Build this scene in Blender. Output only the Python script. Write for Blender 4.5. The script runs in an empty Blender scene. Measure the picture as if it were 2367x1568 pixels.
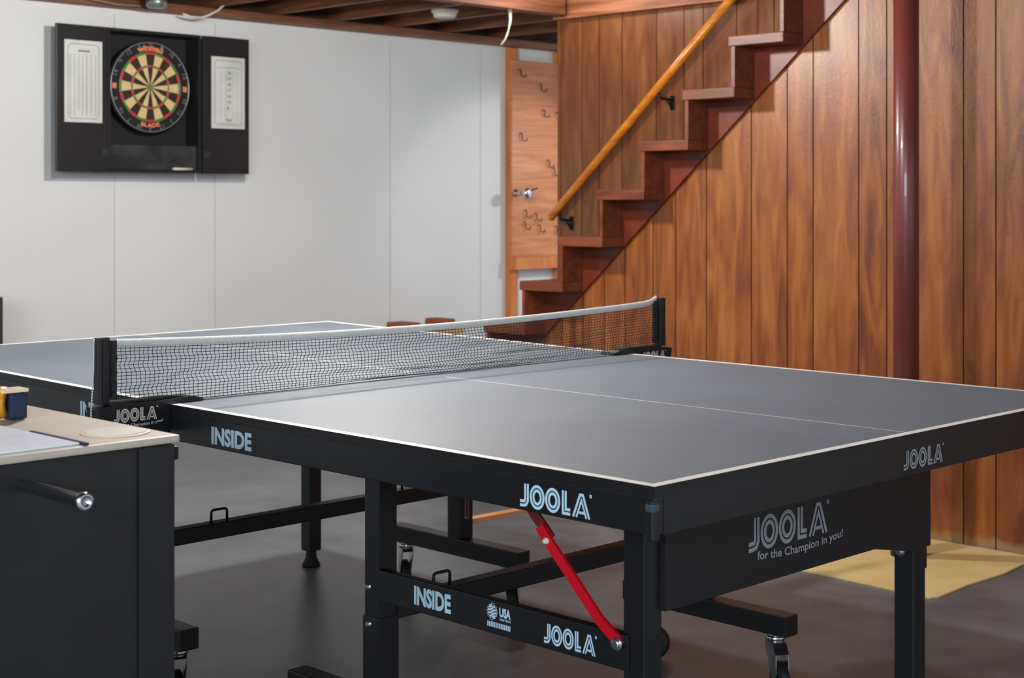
import bpy, bmesh, math, random
from mathutils import Vector, Matrix
random.seed(7)
S = bpy.context.scene
COL = S.collection

# ------------------------------------------------------------ camera
cam_d = bpy.data.cameras.new('camera'); cam = bpy.data.objects.new('camera', cam_d); COL.objects.link(cam)
cam_d.sensor_width = 36.0; cam_d.sensor_fit = 'HORIZONTAL'
cam_d.lens = 3569.9 / 2367 * 36
cam_d.shift_x = -0.00266; cam_d.shift_y = -0.1372
cam_d.clip_start = 0.05
cam.location = (2.8876, -2.5892, 1.2020)
cam.rotation_euler = (math.pi / 2, 0, math.radians(44.893))
cam_d.dof.use_dof = True; cam_d.dof.focus_distance = 3.1; cam_d.dof.aperture_fstop = 8.0
S.camera = cam
# ------------------------------------------------------------ colour management
S.view_settings.view_transform = 'Standard'; S.view_settings.look = 'None'
S.view_settings.exposure = 0.27; S.view_settings.gamma = 1.0; S.view_settings.use_curve_mapping = False
# ------------------------------------------------------------ ambient and lamps
W = bpy.data.worlds.new('world'); S.world = W; W.use_nodes = True
W.node_tree.nodes['Background'].inputs[0].default_value = (0.88, 0.95, 1.0, 1)
W.node_tree.nodes['Background'].inputs[1].default_value = 0.6
def lamp(name, loc, power, color, radius):
    d = bpy.data.lights.new(name, 'POINT'); d.energy = power; d.color = color; d.shadow_soft_size = radius
    o = bpy.data.objects.new(name, d); o.location = loc; COL.objects.link(o); return o
def area(name, loc, target, power, color, sx, sy):
    d = bpy.data.lights.new(name, 'AREA'); d.energy = power; d.color = color; d.shape = 'RECTANGLE'; d.size = sx; d.size_y = sy
    o = bpy.data.objects.new(name, d); o.location = loc; COL.objects.link(o)
    o.rotation_euler = (Vector(target) - Vector(loc)).to_track_quat('-Z', 'Y').to_euler(); return o
lamp('lamp_over_table', (-0.2, -0.28, 2.10), 94, (1.0, 0.98, 0.945), 0.05)
lamp('lamp_by_stairs', (-1.42, 0.88, 2.07), 84, (1.0, 0.985, 0.92), 0.06)
sp = bpy.data.lights.new('spot_behind_stairs', 'SPOT'); sp.energy = 22; sp.color = (1.0, 0.96, 0.9); sp.spot_size = math.radians(62); sp.spot_blend = 0.5; sp.shadow_soft_size = 0.04
spo = bpy.data.objects.new('spot_behind_stairs', sp); COL.objects.link(spo); spo.location = (-2.62, 4.80, 1.55)
spo.rotation_euler = (Vector((-3.8, 4.15, 1.2)) - spo.location).to_track_quat('-Z', 'Y').to_euler()
lamp('lamp_up_the_stairs', (-2.15, 2.74, 2.30), 9, (1.0, 0.95, 0.88), 0.05)
area('daylight_window', (3.2, -4.7, 1.9), (-1.0, 0.5, 0.8), 140, (0.80, 0.90, 1.0), 2.4, 1.2)

# ------------------------------------------------------------ materials
def lin(c):
    return tuple(((v / 255) / 12.92 if v / 255 <= 0.04045 else ((v / 255 + 0.055) / 1.055) ** 2.4) for v in c) + (1,)
def mat(name, rgb, rough=0.5, metal=0.0, rgb2=None, scale=8.0, stretch=(1, 1, 1), detail=4, bump=0.0, spec=0.5, lo=0.35, hi=0.65, coat=0.0):
    m = bpy.data.materials.new(name); m.use_nodes = True
    nt = m.node_tree; b = nt.nodes['Principled BSDF']
    b.inputs['Roughness'].default_value = rough; b.inputs['Metallic'].default_value = metal
    b.inputs['Specular IOR Level'].default_value = spec; b.inputs['Coat Weight'].default_value = coat
    tc = nt.nodes.new('ShaderNodeTexCoord'); mp = nt.nodes.new('ShaderNodeMapping')
    mp.inputs['Scale'].default_value = stretch
    nz = nt.nodes.new('ShaderNodeTexNoise'); nz.inputs['Scale'].default_value = scale; nz.inputs['Detail'].default_value = detail
    nt.links.new(tc.outputs['Object'], mp.inputs[0]); nt.links.new(mp.outputs[0], nz.inputs['Vector'])
    cr = nt.nodes.new('ShaderNodeValToRGB')
    cr.color_ramp.elements[0].position = lo; cr.color_ramp.elements[1].position = hi
    cr.color_ramp.elements[0].color = lin(rgb)
    c2 = rgb2 or tuple(min(255, v * 1.06 + 1) for v in rgb)
    cr.color_ramp.elements[1].color = lin(c2)
    nt.links.new(nz.outputs['Fac'], cr.inputs[0]); nt.links.new(cr.outputs[0], b.inputs['Base Color'])
    if bump:
        bp = nt.nodes.new('ShaderNodeBump'); bp.inputs['Strength'].default_value = bump; bp.inputs['Distance'].default_value = 0.004
        nt.links.new(nz.outputs['Fac'], bp.inputs['Height']); nt.links.new(bp.outputs[0], b.inputs['Normal'])
    return m

def wood(name, dark, mid, light, rough=0.35, stretch=(6, 6, 0.9), scale=3.0, stain=False, spec=0.5, coat=0.0):
    """veneer: long wavering grain; each plank shifts it by its own 'plank' value"""
    m = bpy.data.materials.new(name); m.use_nodes = True
    nt = m.node_tree; N = nt.nodes; L = nt.links; b = N['Principled BSDF']
    b.inputs['Roughness'].default_value = rough; b.inputs['Specular IOR Level'].default_value = spec
    b.inputs['Coat Weight'].default_value = coat; b.inputs['Coat Roughness'].default_value = 0.33
    tc = N.new('ShaderNodeTexCoord'); at = N.new('ShaderNodeAttribute'); at.attribute_name = 'plank'
    ad = N.new('ShaderNodeVectorMath'); ad.operation = 'MULTIPLY_ADD'
    cmb = N.new('ShaderNodeCombineXYZ')
    for k in range(3): L.new(at.outputs['Fac'], cmb.inputs[k])
    ad.inputs[1].default_value = (13.1, 7.7, 5.3)
    L.new(cmb.outputs[0], ad.inputs[0]); L.new(tc.outputs['Object'], ad.inputs[2])
    mp = N.new('ShaderNodeMapping'); mp.inputs['Scale'].default_value = stretch
    L.new(ad.outputs[0], mp.inputs[0])
    n1 = N.new('ShaderNodeTexNoise'); n1.inputs['Scale'].default_value = scale; n1.inputs['Detail'].default_value = 8; n1.inputs['Distortion'].default_value = 1.2
    L.new(mp.outputs[0], n1.inputs['Vector'])
    # broad cathedral figure
    mp2 = N.new('ShaderNodeMapping'); mp2.inputs['Scale'].default_value = tuple(s * 0.33 for s in stretch)
    L.new(ad.outputs[0], mp2.inputs[0])
    n2 = N.new('ShaderNodeTexNoise'); n2.inputs['Scale'].default_value = scale * 0.9; n2.inputs['Detail'].default_value = 2
    L.new(mp2.outputs[0], n2.inputs['Vector'])
    mu = N.new('ShaderNodeMath'); mu.operation = 'MULTIPLY'; mu.inputs[1].default_value = 30
    fr = N.new('ShaderNodeMath'); fr.operation = 'SINE'
    L.new(n2.outputs['Fac'], mu.inputs[0]); L.new(mu.outputs[0], fr.inputs[0])
    s1 = N.new('ShaderNodeMath'); s1.operation = 'MULTIPLY_ADD'; s1.inputs[1].default_value = 0.07
    L.new(fr.outputs[0], s1.inputs[0]); L.new(n1.outputs['Fac'], s1.inputs[2])
    s2 = N.new('ShaderNodeMath'); s2.operation = 'MULTIPLY_ADD'; s2.inputs[1].default_value = 0.16
    L.new(at.outputs['Fac'], s2.inputs[0]); L.new(s1.outputs[0], s2.inputs[2])
    cr = N.new('ShaderNodeValToRGB'); e = cr.color_ramp.elements
    e[0].position = 0.32; e[0].color = lin(dark); e[1].position = 0.84; e[1].color = lin(light)
    x = e.new(0.56); x.color = lin(mid)
    L.new(s2.outputs[0], cr.inputs[0])
    out = cr.outputs[0]
    if stain:   # pale water stains that creep up from the floor
        sp = N.new('ShaderNodeSeparateXYZ'); L.new(tc.outputs['Object'], sp.inputs[0])
        n3 = N.new('ShaderNodeTexNoise'); n3.inputs['Scale'].default_value = 14; n3.inputs['Detail'].default_value = 6
        L.new(tc.outputs['Object'], n3.inputs['Vector'])
        h = N.new('ShaderNodeMath'); h.operation = 'MULTIPLY_ADD'; h.inputs[1].default_value = -0.085; L.new(n3.outputs['Fac'], h.inputs[0]); L.new(sp.outputs['Z'], h.inputs[2])
        r = N.new('ShaderNodeMapRange'); r.inputs[1].default_value = 0.0; r.inputs[2].default_value = -0.03; r.inputs[3].default_value = 0; r.inputs[4].default_value = 0.75
        L.new(h.outputs[0], r.inputs[0])
        mx = N.new('ShaderNodeMix'); mx.data_type = 'RGBA'; mx.inputs[7].default_value = lin((168, 142, 102))
        L.new(r.outputs[0], mx.inputs[0]); L.new(out, mx.inputs[6]); out = mx.outputs[2]
    L.new(out, b.inputs['Base Color'])
    bp = N.new('ShaderNodeBump'); bp.inputs['Strength'].default_value = 0.5 if stain else 0.25; bp.inputs['Distance'].default_value = 0.002
    nb_ = n1
    if stain:
        nb_ = N.new('ShaderNodeTexNoise'); nb_.inputs['Scale'].default_value = 55; nb_.inputs['Detail'].default_value = 3; nb_.inputs['Distortion'].default_value = 1.5
        mq = N.new('ShaderNodeMapping'); mq.inputs['Scale'].default_value = (1, 1, 0.5); L.new(ad.outputs[0], mq.inputs[0]); L.new(mq.outputs[0], nb_.inputs['Vector'])
    L.new(nb_.outputs['Fac'], bp.inputs['Height']); L.new(bp.outputs[0], b.inputs['Normal'])
    return m

M = {}
M['white_wall'] = mat('white_wall_paint', (225, 226, 226), 0.6, rgb2=(229, 230, 230), scale=1.6, bump=0.03)
M['seam'] = mat('wall_seam', (186, 186, 184), 0.7)
M['panel'] = wood('wood_panelling', (100, 46, 14), (134, 74, 27), (160, 100, 45), 0.42, stain=True, spec=0.45, coat=0.35)
M['panel_dark'] = wood('stair_wall_panelling', (96, 52, 27), (118, 70, 38), (136, 88, 52), 0.36)
M['groove'] = mat('panel_groove', (30, 18, 9), 0.9)
M['stair'] = wood('stair_lumber', (84, 38, 17), (106, 50, 23), (126, 66, 34), 0.45, stretch=(1.2, 9, 9))
M['stringer'] = wood('stringer_lumber', (84, 32, 14), (104, 42, 19), (120, 54, 27), 0.4, stretch=(2, 6, 3))
M['joist'] = wood('joist_lumber', (104, 58, 34), (136, 80, 50), (170, 112, 76), 0.6, stretch=(0.8, 10, 10))
M['plate'] = wood('plate_lumber', (100, 60, 38), (136, 84, 56), (160, 108, 76), 0.6, stretch=(10, 0.8, 10))
M['subfloor'] = mat('subfloor_boards', (60, 38, 26), 0.8, rgb2=(86, 56, 38), scale=5)
M['rail'] = wood('handrail_varnish', (176, 98, 26), (206, 122, 34), (226, 146, 52), 0.25, stretch=(2, 8, 8))
M['plywood'] = wood('orange_plywood', (182, 112, 72), (204, 132, 88), (222, 156, 110), 0.5, stretch=(6, 0.8, 9))
M['stud'] = wood('orange_stud', (190, 104, 48), (212, 126, 64), (226, 146, 84), 0.5, stretch=(8, 8, 0.8))
M['post'] = mat('red_oxide_paint', (98, 46, 40), 0.32, rgb2=(116, 56, 48), scale=3, stretch=(1, 1, .4), coat=0.3)
M['dark_iron'] = mat('dark_iron', (42, 36, 32), 0.4, 0.7)
M['table_top'] = mat('blue_grey_table_paint', (99, 110, 122), 0.6, rgb2=(105, 116, 128), scale=2.5, detail=3)
M['line'] = mat('white_line_paint', (226, 226, 222), 0.5)
M['black'] = mat('black_powder_coat', (25, 26, 29), 0.38, rgb2=(29, 30, 33), scale=40)
M['black_panel'] = mat('black_laminate', (24, 24, 26), 0.45, rgb2=(28, 28, 30), scale=6)
M['rubber'] = mat('black_rubber', (20, 20, 20), 0.6)
M['chrome'] = mat('chrome', (214, 218, 222), 0.2, 1.0)
M['zinc'] = mat('zinc_bolt', (170, 174, 178), 0.3, 0.9)
M['red'] = mat('red_enamel', (206, 14, 30), 0.35, rgb2=(214, 18, 36), scale=12)
M['brown_red'] = mat('shaded_red_and_slot_brown', (110, 34, 30), 0.45)  # shade on the upper brace put into the colour; also fills the leg slots
M['ice'] = mat('ice_blue_print', (186, 218, 236), 0.5)
M['grey_print'] = mat('grey_print', (150, 154, 160), 0.5)
M['white_print'] = mat('white_print', (214, 212, 204), 0.6)
M['cloth_black'] = mat('black_webbing', (34, 33, 32), 0.85, rgb2=(52, 50, 48), scale=60, stretch=(1, 1, 3), bump=0.3)
M['net'] = mat('black_net_cord', (20, 21, 26), 0.8)
M['tape'] = mat('white_net_tape', (214, 216, 210), 0.8, rgb2=(224, 226, 222), scale=120, bump=0.2)
M['alu'] = mat('pale_edge_strip', (136, 142, 152), 0.4)
M['corner'] = mat('blue_grey_plastic', (58, 72, 86), 0.35)
M['beige'] = mat('beige_rim', (186, 174, 156), 0.5, rgb2=(194, 184, 168), scale=5)
M['white_sheet'] = mat('white_playfield', (212, 220, 232), 0.4)
M['navy'] = mat('navy_plastic', (22, 38, 66), 0.4)
M['amber'] = mat('amber_plastic', (214, 144, 34), 0.25, coat=0.5)
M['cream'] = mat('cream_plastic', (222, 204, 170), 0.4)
M['cardboard'] = mat('raw_board', (226, 194, 130), 0.7, rgb2=(238, 212, 156), scale=5, detail=6, bump=0.2)
M['pine'] = wood('pine_plank', (196, 146, 84), (214, 166, 102), (226, 182, 122), 0.6, stretch=(8, .8, 8))
M['brick'] = mat('brick', (150, 84, 62), 0.85, rgb2=(158, 84, 60), scale=18, bump=0.4)
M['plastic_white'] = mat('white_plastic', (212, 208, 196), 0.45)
M['cable'] = mat('white_cable', (214, 206, 190), 0.5)
M['hose'] = mat('tan_cable', (150, 118, 92), 0.5)
M['copper_strip'] = mat('orange_strip_tone', (206, 140, 92), 0.5, rgb2=(222, 164, 116), scale=8, stretch=(4, .8, 4))  # mottled orange for the thin strip on the floor
M['cabinet'] = mat('black_cabinet_laminate', (30, 30, 33), 0.4, rgb2=(36, 36, 39), scale=3)
M['cabinet_in'] = mat('cabinet_felt', (24, 24, 26), 0.8)
M['tray'] = mat('smoked_tray', (46, 48, 52), 0.2, rgb2=(66, 68, 72), scale=9)
M['db_black'] = mat('board_sisal_black', (40, 36, 26), 0.85, rgb2=(54, 48, 30), scale=60)
M['db_rim'] = mat('board_rim_black', (22, 22, 20), 0.7)
M['db_cream'] = mat('board_sisal_cream', (222, 186, 126), 0.85, rgb2=(232, 198, 140), scale=60)
M['db_red'] = mat('board_red', (212, 30, 34), 0.8)
M['db_green'] = mat('board_green', (52, 138, 40), 0.8)
M['db_orange'] = mat('board_orange_print', (232, 130, 92), 0.7)
M['wire'] = mat('silver_wire', (176, 178, 180), 0.35, 0.6)
M['paper'] = mat('scoreboard_white', (206, 208, 204), 0.45)
M['paper_ink'] = mat('scoreboard_ink', (112, 112, 110), 0.7)
M['low_cabinet_black'] = mat('black_cabinet_paint', (36, 40, 42), 0.6)  # the low cabinet's own black
M['socket'] = mat('galvanised_box', (150, 152, 150), 0.35, 0.7)

def floor_mat():
    m = bpy.data.materials.new('painted_concrete'); m.use_nodes = True
    nt = m.node_tree; N = nt.nodes; L = nt.links; b = N['Principled BSDF']
    tc = N.new('ShaderNodeTexCoord')
    n = N.new('ShaderNodeTexNoise'); n.inputs['Scale'].default_value = 1.7; n.inputs['Detail'].default_value = 5; n.inputs['Distortion'].default_value = 0.8
    n2 = N.new('ShaderNodeTexNoise'); n2.inputs['Scale'].default_value = 11; n2.inputs['Detail'].default_value = 6
    L.new(tc.outputs['Object'], n.inputs['Vector']); L.new(tc.outputs['Object'], n2.inputs['Vector'])
    a = N.new('ShaderNodeMath'); a.operation = 'MULTIPLY_ADD'; a.inputs[1].default_value = 0.35
    L.new(n2.outputs['Fac'], a.inputs[0]); L.new(n.outputs['Fac'], a.inputs[2])
    cr = N.new('ShaderNodeValToRGB'); e = cr.color_ramp.elements
    e[0].position = 0.48; e[0].color = lin((76, 84, 94)); e[1].position = 0.86; e[1].color = lin((114, 119, 125))
    L.new(a.outputs[0], cr.inputs[0])
    br = N.new('ShaderNodeTexBrick'); br.offset = 0; br.inputs['Scale'].default_value = 1.0
    br.inputs['Brick Width'].default_value = 1.22; br.inputs['Row Height'].default_value = 1.22; br.inputs['Mortar Size'].default_value = 0.0025
    br.inputs['Color1'].default_value = (1, 1, 1, 1); br.inputs['Color2'].default_value = (0.93, 0.92, 0.9, 1); br.inputs['Mortar'].default_value = (1.25, 1.2, 1.15, 1)
    L.new(tc.outputs['Object'], br.inputs['Vector'])
    mx = N.new('ShaderNodeMix'); mx.data_type = 'RGBA'; mx.blend_type = 'MULTIPLY'; mx.inputs[0].default_value = 1
    L.new(cr.outputs[0], mx.inputs[6]); L.new(br.outputs['Color'], mx.inputs[7]); L.new(mx.outputs[2], b.inputs['Base Color'])
    b.inputs['Coat Weight'].default_value = 0.35; b.inputs['Coat Roughness'].default_value = 0.34; b.inputs['Coat IOR'].default_value = 1.5; b.inputs['Specular IOR Level'].default_value = 0.4
    r = N.new('ShaderNodeMapRange'); r.inputs[3].default_value = 0.3; r.inputs[4].default_value = 0.5
    L.new(n.outputs['Fac'], r.inputs[0]); L.new(r.outputs[0], b.inputs['Roughness'])
    bp = N.new('ShaderNodeBump'); bp.inputs['Strength'].default_value = 0.15; bp.inputs['Distance'].default_value = 0.004
    L.new(n2.outputs['Fac'], bp.inputs['Height']); L.new(bp.outputs[0], b.inputs['Normal'])
    return m
M['floor'] = floor_mat()

# ------------------------------------------------------------ geometry helpers
class MB:
    """collects shapes into one bmesh, each with a material slot"""
    def __init__(s): s.bm = bmesh.new(); s.mats = []; s.pl = s.bm.faces.layers.float.new('plank')
    def slot(s, m):
        if m not in s.mats: s.mats.append(m)
        return s.mats.index(m)
    def _fin(s, faces, m, plank):
        k = s.slot(m)
        for f in faces: f.material_index = k; f[s.pl] = plank
    def quad(s, pts, m, plank=0.5):
        f = s.bm.faces.new([s.bm.verts.new(p) for p in pts]); s._fin([f], m, plank); return f
    def box(s, x0, x1, y0, y1, z0, z1, m, bevel=0.0, plank=None, mtx=None):
        plank = random.random() if plank is None else plank
        r = bmesh.ops.create_cube(s.bm, size=1.0); vs = r['verts']
        sx, sy, sz = x1 - x0, y1 - y0, z1 - z0
        for v in vs: v.co = Vector(((v.co.x + .5) * sx + x0, (v.co.y + .5) * sy + y0, (v.co.z + .5) * sz + z0))
        if mtx is not None: bmesh.ops.transform(s.bm, matrix=mtx, verts=vs)
        fs = set(f for v in vs for f in v.link_faces)
        if bevel:
            es = list(set(e for v in vs for e in v.link_edges))
            for f in fs: f[s.pl] = plank
            k = s.slot(m)
            for f in fs: f.material_index = k
            rr = bmesh.ops.bevel(s.bm, geom=es, offset=bevel, segments=2, profile=0.6, affect='EDGES', clamp_overlap=True)
            fs = [f for f in set(rr['faces']) | fs if f.is_valid]
        s._fin([f for f in fs if f.is_valid], m, plank)
    def prism(s, pts, axis, a0, a1, m, plank=None):
        """pts 2D in the plane normal to axis: 'x'->(y,z) 'y'->(x,z) 'z'->(x,y)"""
        plank = random.random() if plank is None else plank
        def P(p, a): return {'x': (a, p[0], p[1]), 'y': (p[0], a, p[1]), 'z': (p[0], p[1], a)}[axis]
        A = [s.bm.verts.new(P(p, a0)) for p in pts]; B = [s.bm.verts.new(P(p, a1)) for p in pts]
        fs = [s.bm.faces.new(A), s.bm.faces.new(B[::-1])]
        n = len(pts)
        for i in range(n): fs.append(s.bm.faces.new((A[i], B[i], B[(i + 1) % n], A[(i + 1) % n])))
        s._fin(fs, m, plank); bmesh.ops.recalc_face_normals(s.bm, faces=fs)
    def tube(s, path, r, m, seg=12, cap=True, radii=None):
        path = [Vector(p) for p in path]; rings = []
        up = None
        for i, p in enumerate(path):
            t = (path[min(i + 1, len(path) - 1)] - path[max(i - 1, 0)]).normalized()
            if up is None: up = Vector((0, 0, 1)) if abs(t.z) < .9 else Vector((1, 0, 0))
            a = t.cross(up).normalized(); b2 = a.cross(t).normalized(); up = b2
            rr = radii[i] if radii else r
            rings.append([s.bm.verts.new(p + (a * math.cos(k * 2 * math.pi / seg) + b2 * math.sin(k * 2 * math.pi / seg)) * rr) for k in range(seg)])
        fs = []
        for A, B in zip(rings, rings[1:]):
            for k in range(seg):
                fs.append(s.bm.faces.new((A[k], A[(k + 1) % seg], B[(k + 1) % seg], B[k])))
        for f in fs: f.smooth = True
        if cap: fs.append(s.bm.faces.new(rings[0][::-1])); fs.append(s.bm.faces.new(rings[-1]))
        s._fin(fs, m, 0.5)
    def lathe(s, prof, origin, axis, m, seg=24):
        """prof: (radius, distance along axis)"""
        q = Vector((0, 0, 1)).rotation_difference(Vector(axis)); o = Vector(origin); rings = []
        for r, h in prof:
            rings.append([s.bm.verts.new(o + q @ Vector((r * math.cos(k * 2 * math.pi / seg), r * math.sin(k * 2 * math.pi / seg), h))) for k in range(seg)])
        fs = []
        for A, B in zip(rings, rings[1:]):
            for k in range(seg):
                f = s.bm.faces.new((A[k], A[(k + 1) % seg], B[(k + 1) % seg], B[k])); f.smooth = True; fs.append(f)
        fs.append(s.bm.faces.new(rings[0][::-1])); fs.append(s.bm.faces.new(rings[-1]))
        s._fin(fs, m, 0.5)
    def strip(s, pts, w, m, P, closed=False, off=0.0):
        """flat stroke of width w along 2D pts, centreline shifted by off; P maps (u,v)->3D"""
        n = len(pts); L = []; R = []
        V2 = [Vector(p) for p in pts]
        for i in range(n):
            if closed: a, c = V2[i - 1], V2[(i + 1) % n]
            else: a, c = V2[max(i - 1, 0)], V2[min(i + 1, n - 1)]
            d1 = (V2[i] - a).normalized() if (V2[i] - a).length > 1e-9 else (c - V2[i]).normalized()
            d2 = (c - V2[i]).normalized() if (c - V2[i]).length > 1e-9 else d1
            n1 = Vector((-d1.y, d1.x)); n2 = Vector((-d2.y, d2.x)); nn = (n1 + n2)
            nn = nn / max(nn.dot(n1), 0.35) if nn.length > 1e-6 else n1
            L.append(V2[i] + nn * (off + w / 2)); R.append(V2[i] + nn * (off - w / 2))
        Lv = [s.bm.verts.new(P(*p)) for p in L]; Rv = [s.bm.verts.new(P(*p)) for p in R]
        fs = []
        for i in range(n if closed else n - 1):
            j = (i + 1) % n; fs.append(s.bm.faces.new((Lv[i], Rv[i], Rv[j], Lv[j])))
        s._fin(fs, m, 0.5)
    def mesh(s, me, m, P):
        """adds a flat 2D mesh mapped by P"""
        vs = [s.bm.verts.new(P(v.co.x, v.co.y)) for v in me.vertices]; fs = []
        for p in me.polygons:
            try: fs.append(s.bm.faces.new([vs[i] for i in p.vertices]))
            except ValueError: pass
        s._fin(fs, m, 0.5)
    def build(s, name, parent=None, loc=None, recalc=False):
        if recalc: bmesh.ops.recalc_face_normals(s.bm, faces=s.bm.faces[:])
        me = bpy.data.meshes.new(name); s.bm.to_mesh(me); s.bm.free()
        for m in s.mats: me.materials.append(m)
        o = bpy.data.objects.new(name, me); COL.objects.link(o)
        if parent is not None:
            o.parent = parent
            w = Vector((0, 0, 0)); q = parent
            while q is not None: w += q.location; q = q.parent
            o.location = -w if loc is None else Vector(loc) - w
        elif loc is not None: o.location = loc
        return o

def base_at(o, loc):
    """moves a mesh object's origin to loc without moving its shape"""
    loc = Vector(loc); o.data.transform(Matrix.Translation(-loc)); o.location = loc
def thing(name, loc, label, cat, group=None):
    o = bpy.data.objects.new(name, None); o.empty_display_size = 0.1; o.location = loc; COL.objects.link(o)
    return tag(o, label, cat, group)
def tag(o, label, cat, group=None):
    o['label'] = label; o['category'] = cat
    if group: o['group'] = group
    return o
def struct(o): o['kind'] = 'structure'; return o

def text2d(body, size=1.0, bold=0.0, align='LEFT', xs=1.0):
    c = bpy.data.curves.new('txt', 'FONT'); c.body = body; c.size = size; c.offset = bold; c.align_x = align; c.resolution_u = 3
    o = bpy.data.objects.new('txt', c); COL.objects.link(o)
    dg = bpy.context.evaluated_depsgraph_get()
    me = bpy.data.meshes.new_from_object(o.evaluated_get(dg)); 
    for v in me.vertices: v.co.x *= xs
    bpy.data.objects.remove(o); bpy.data.curves.remove(c); return me
def fit_text(body, w, h, bold=0.0, bend=0.0, slant=0.0):
    """text mesh scaled into a w x h box with its lower left at 0,0"""
    me = text2d(body, 1.0, bold)
    xs = [v.co.x for v in me.vertices]; ys = [v.co.y for v in me.vertices]
    x0, x1, y0, y1 = min(xs), max(xs), min(ys), max(ys)
    for v in me.vertices:
        u = (v.co.x - x0) / (x1 - x0); vv = (v.co.y - y0) / (y1 - y0)
        v.co = Vector((u * w + slant * vv * h, vv * h + bend * (2 * u - 1) ** 2 * h, 0))
    return me
def faceP(o, u, v, off):
    """plane frame: origin, u axis, v axis, offset along the normal"""
    o = Vector(o); u = Vector(u); v = Vector(v); n = u.cross(v).normalized() * off
    return lambda a, b: o + u * a + v * b + n

def logo(mb, P, w, h, m):
    """the double-line wordmark J O O L A drawn with strokes, lower left at 0,0"""
    sx = w / 4.45; sy = h
    Q = lambda a, b: P(a * sx, b * sy)
    W_ = 0.30; g = 0.055; band = (W_ - g) / 2; of = (band + g) / 2
    def stroke(pts, closed=False):
        for s_ in (-1, 1): mb.strip(pts, band, m, Q, closed, s_ * of)
    c = W_ / 2
    # J
    stroke([(0.42, 1.0), (0.42, 0.30), (0.34, c + .03), (0.20, c), (0.0, c)])
    for cx in (1.10, 2.08):
        rx, ry = 0.47 - c, 0.5 - c + .02
        stroke([(cx + rx * math.cos(t * math.pi / 16), 0.5 + ry * math.sin(t * math.pi / 16)) for t in range(32)], True)
    stroke([(2.80, 1.0), (2.80, c), (3.17, c)])
    mb.strip([(3.34, 0.0), (3.76, 0.94), (3.94, 0.94), (4.32, 0.0)], 0.115, m, Q)
    mb.strip([(3.535, 0.0), (3.85, 0.72), (4.14, 0.0)], 0.10, m, Q)
    mb.strip([(3.69, 0.21), (4.00, 0.21)], 0.11, m, Q)
    # registered mark
    mb.strip([(4.40 + .05 * math.cos(t * math.pi / 6), 0.95 + .05 * math.sin(t * math.pi / 6)) for t in range(12)], 0.05, m, Q, True)

def bolt(mb, p, axis, r, m):
    mb.lathe([(r * 1.25, 0), (r * 1.25, 0.0015), (r, 0.002), (r * .95, 0.006), (r * .6, 0.0075)], p, axis, m, 12)

# ============================================================ THE ROOM
XW = -3.80; YP = 2.305; YS = 3.20; ZJ = 2.13
b = MB(); b.box(-4.2, 4.6, -5.5, 5.4, -0.05, 0, M['floor']); struct(b.build('floor'))
b = MB(); b.box(XW - 0.1, XW, -5.5, 5.4, 0, 2.36, M['white_wall'])
for ys in (0.72, 1.36, 3.12, 3.83, 1.94): b.box(XW, XW + 0.0012, ys, ys + 0.004, 0.02, 2.1, M['seam'])
struct(b.build('wall_back'))

def panelled(name, y, x0, x1, z1, grooves, m, cut=None, thick=0.02):
    """planks with real recessed grooves; cut(x) gives the top height there"""
    b = MB(); xs = [x0] + [g for g in grooves if x0 < g < x1] + [x1]
    b.box(x0, x1, y + 0.004, y + thick, 0, z1, M['groove'])
    for i in range(len(xs) - 1):
        a = xs[i] + 0.0028; c = xs[i + 1] - 0.0028
        b.box(a, c, y, y + 0.0055, 0.0, z1, m, plank=random.random())
    return b
G1 = [-2.07, -1.93, -1.80, -1.70, -1.577, -1.453, -1.338, -1.186, -1.067, -0.911, -0.692, -0.525, -0.408, -0.211, -0.094, 0.209, 0.33,
      0.528, 0.695, 0.812, 1.01, 1.126, 1.43, 1.55, 1.75, 1.92, 2.03, 2.23, 2.35, 2.65, 2.77]
# wall under the stairs and along the room, its left end cut to the slope of the stairs
SL = 0.1952 / 0.224
def slope(x): return 0.711 + (x + 1.666) * SL - 0.0
b = MB(); xs = sorted([-2.46] + G1 + [3.2]); zt = 2.36
def topz(x): return min(zt, max(0.02, slope(x) + 0.015))
for i in range(len(xs) - 1):
    for (q0, q1, mm, d0, d1) in ((xs[i] + .0026, xs[i + 1] - .0026, M['panel'], 0.0, 0.0055),):
        pl = random.random()
        bp_ = [(q0, 0), (q1, 0), (q1, topz(q1)), (q0, topz(q0))]
        xc = (zt - 0.015 - 0.711) / SL - 1.666
        if q0 < xc < q1: bp_ = [(q0, 0), (q1, 0), (q1, zt), (xc, zt), (q0, topz(q0))]
        b.prism(bp_, 'y', YP + d0, YP + d1, mm, pl)
    q0, q1 = xs[i], xs[i + 1]
    b.prism([(q0, 0), (q1, 0), (q1, topz(q1)), (q0, topz(q0))], 'y', YP + 0.004, YP + 0.02, M['groove'], .5)
struct(b.build('wall_right'))
G2 = [-2.397, -2.282, -2.13, -1.911, -1.741, -1.624, -1.43, -1.312, -1.221, -1.1, -0.95, -0.8, -0.68, -0.5, -0.3, -0.1]
b = panelled('x', YS, -2.545, 0.6, 2.75, G2, M['panel_dark'])
b.box(-2.565, -2.545, YS - 0.004, YS + 0.024, 0, 2.13, M['panel_dark'])
struct(b.build('wall_stair'))

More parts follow.
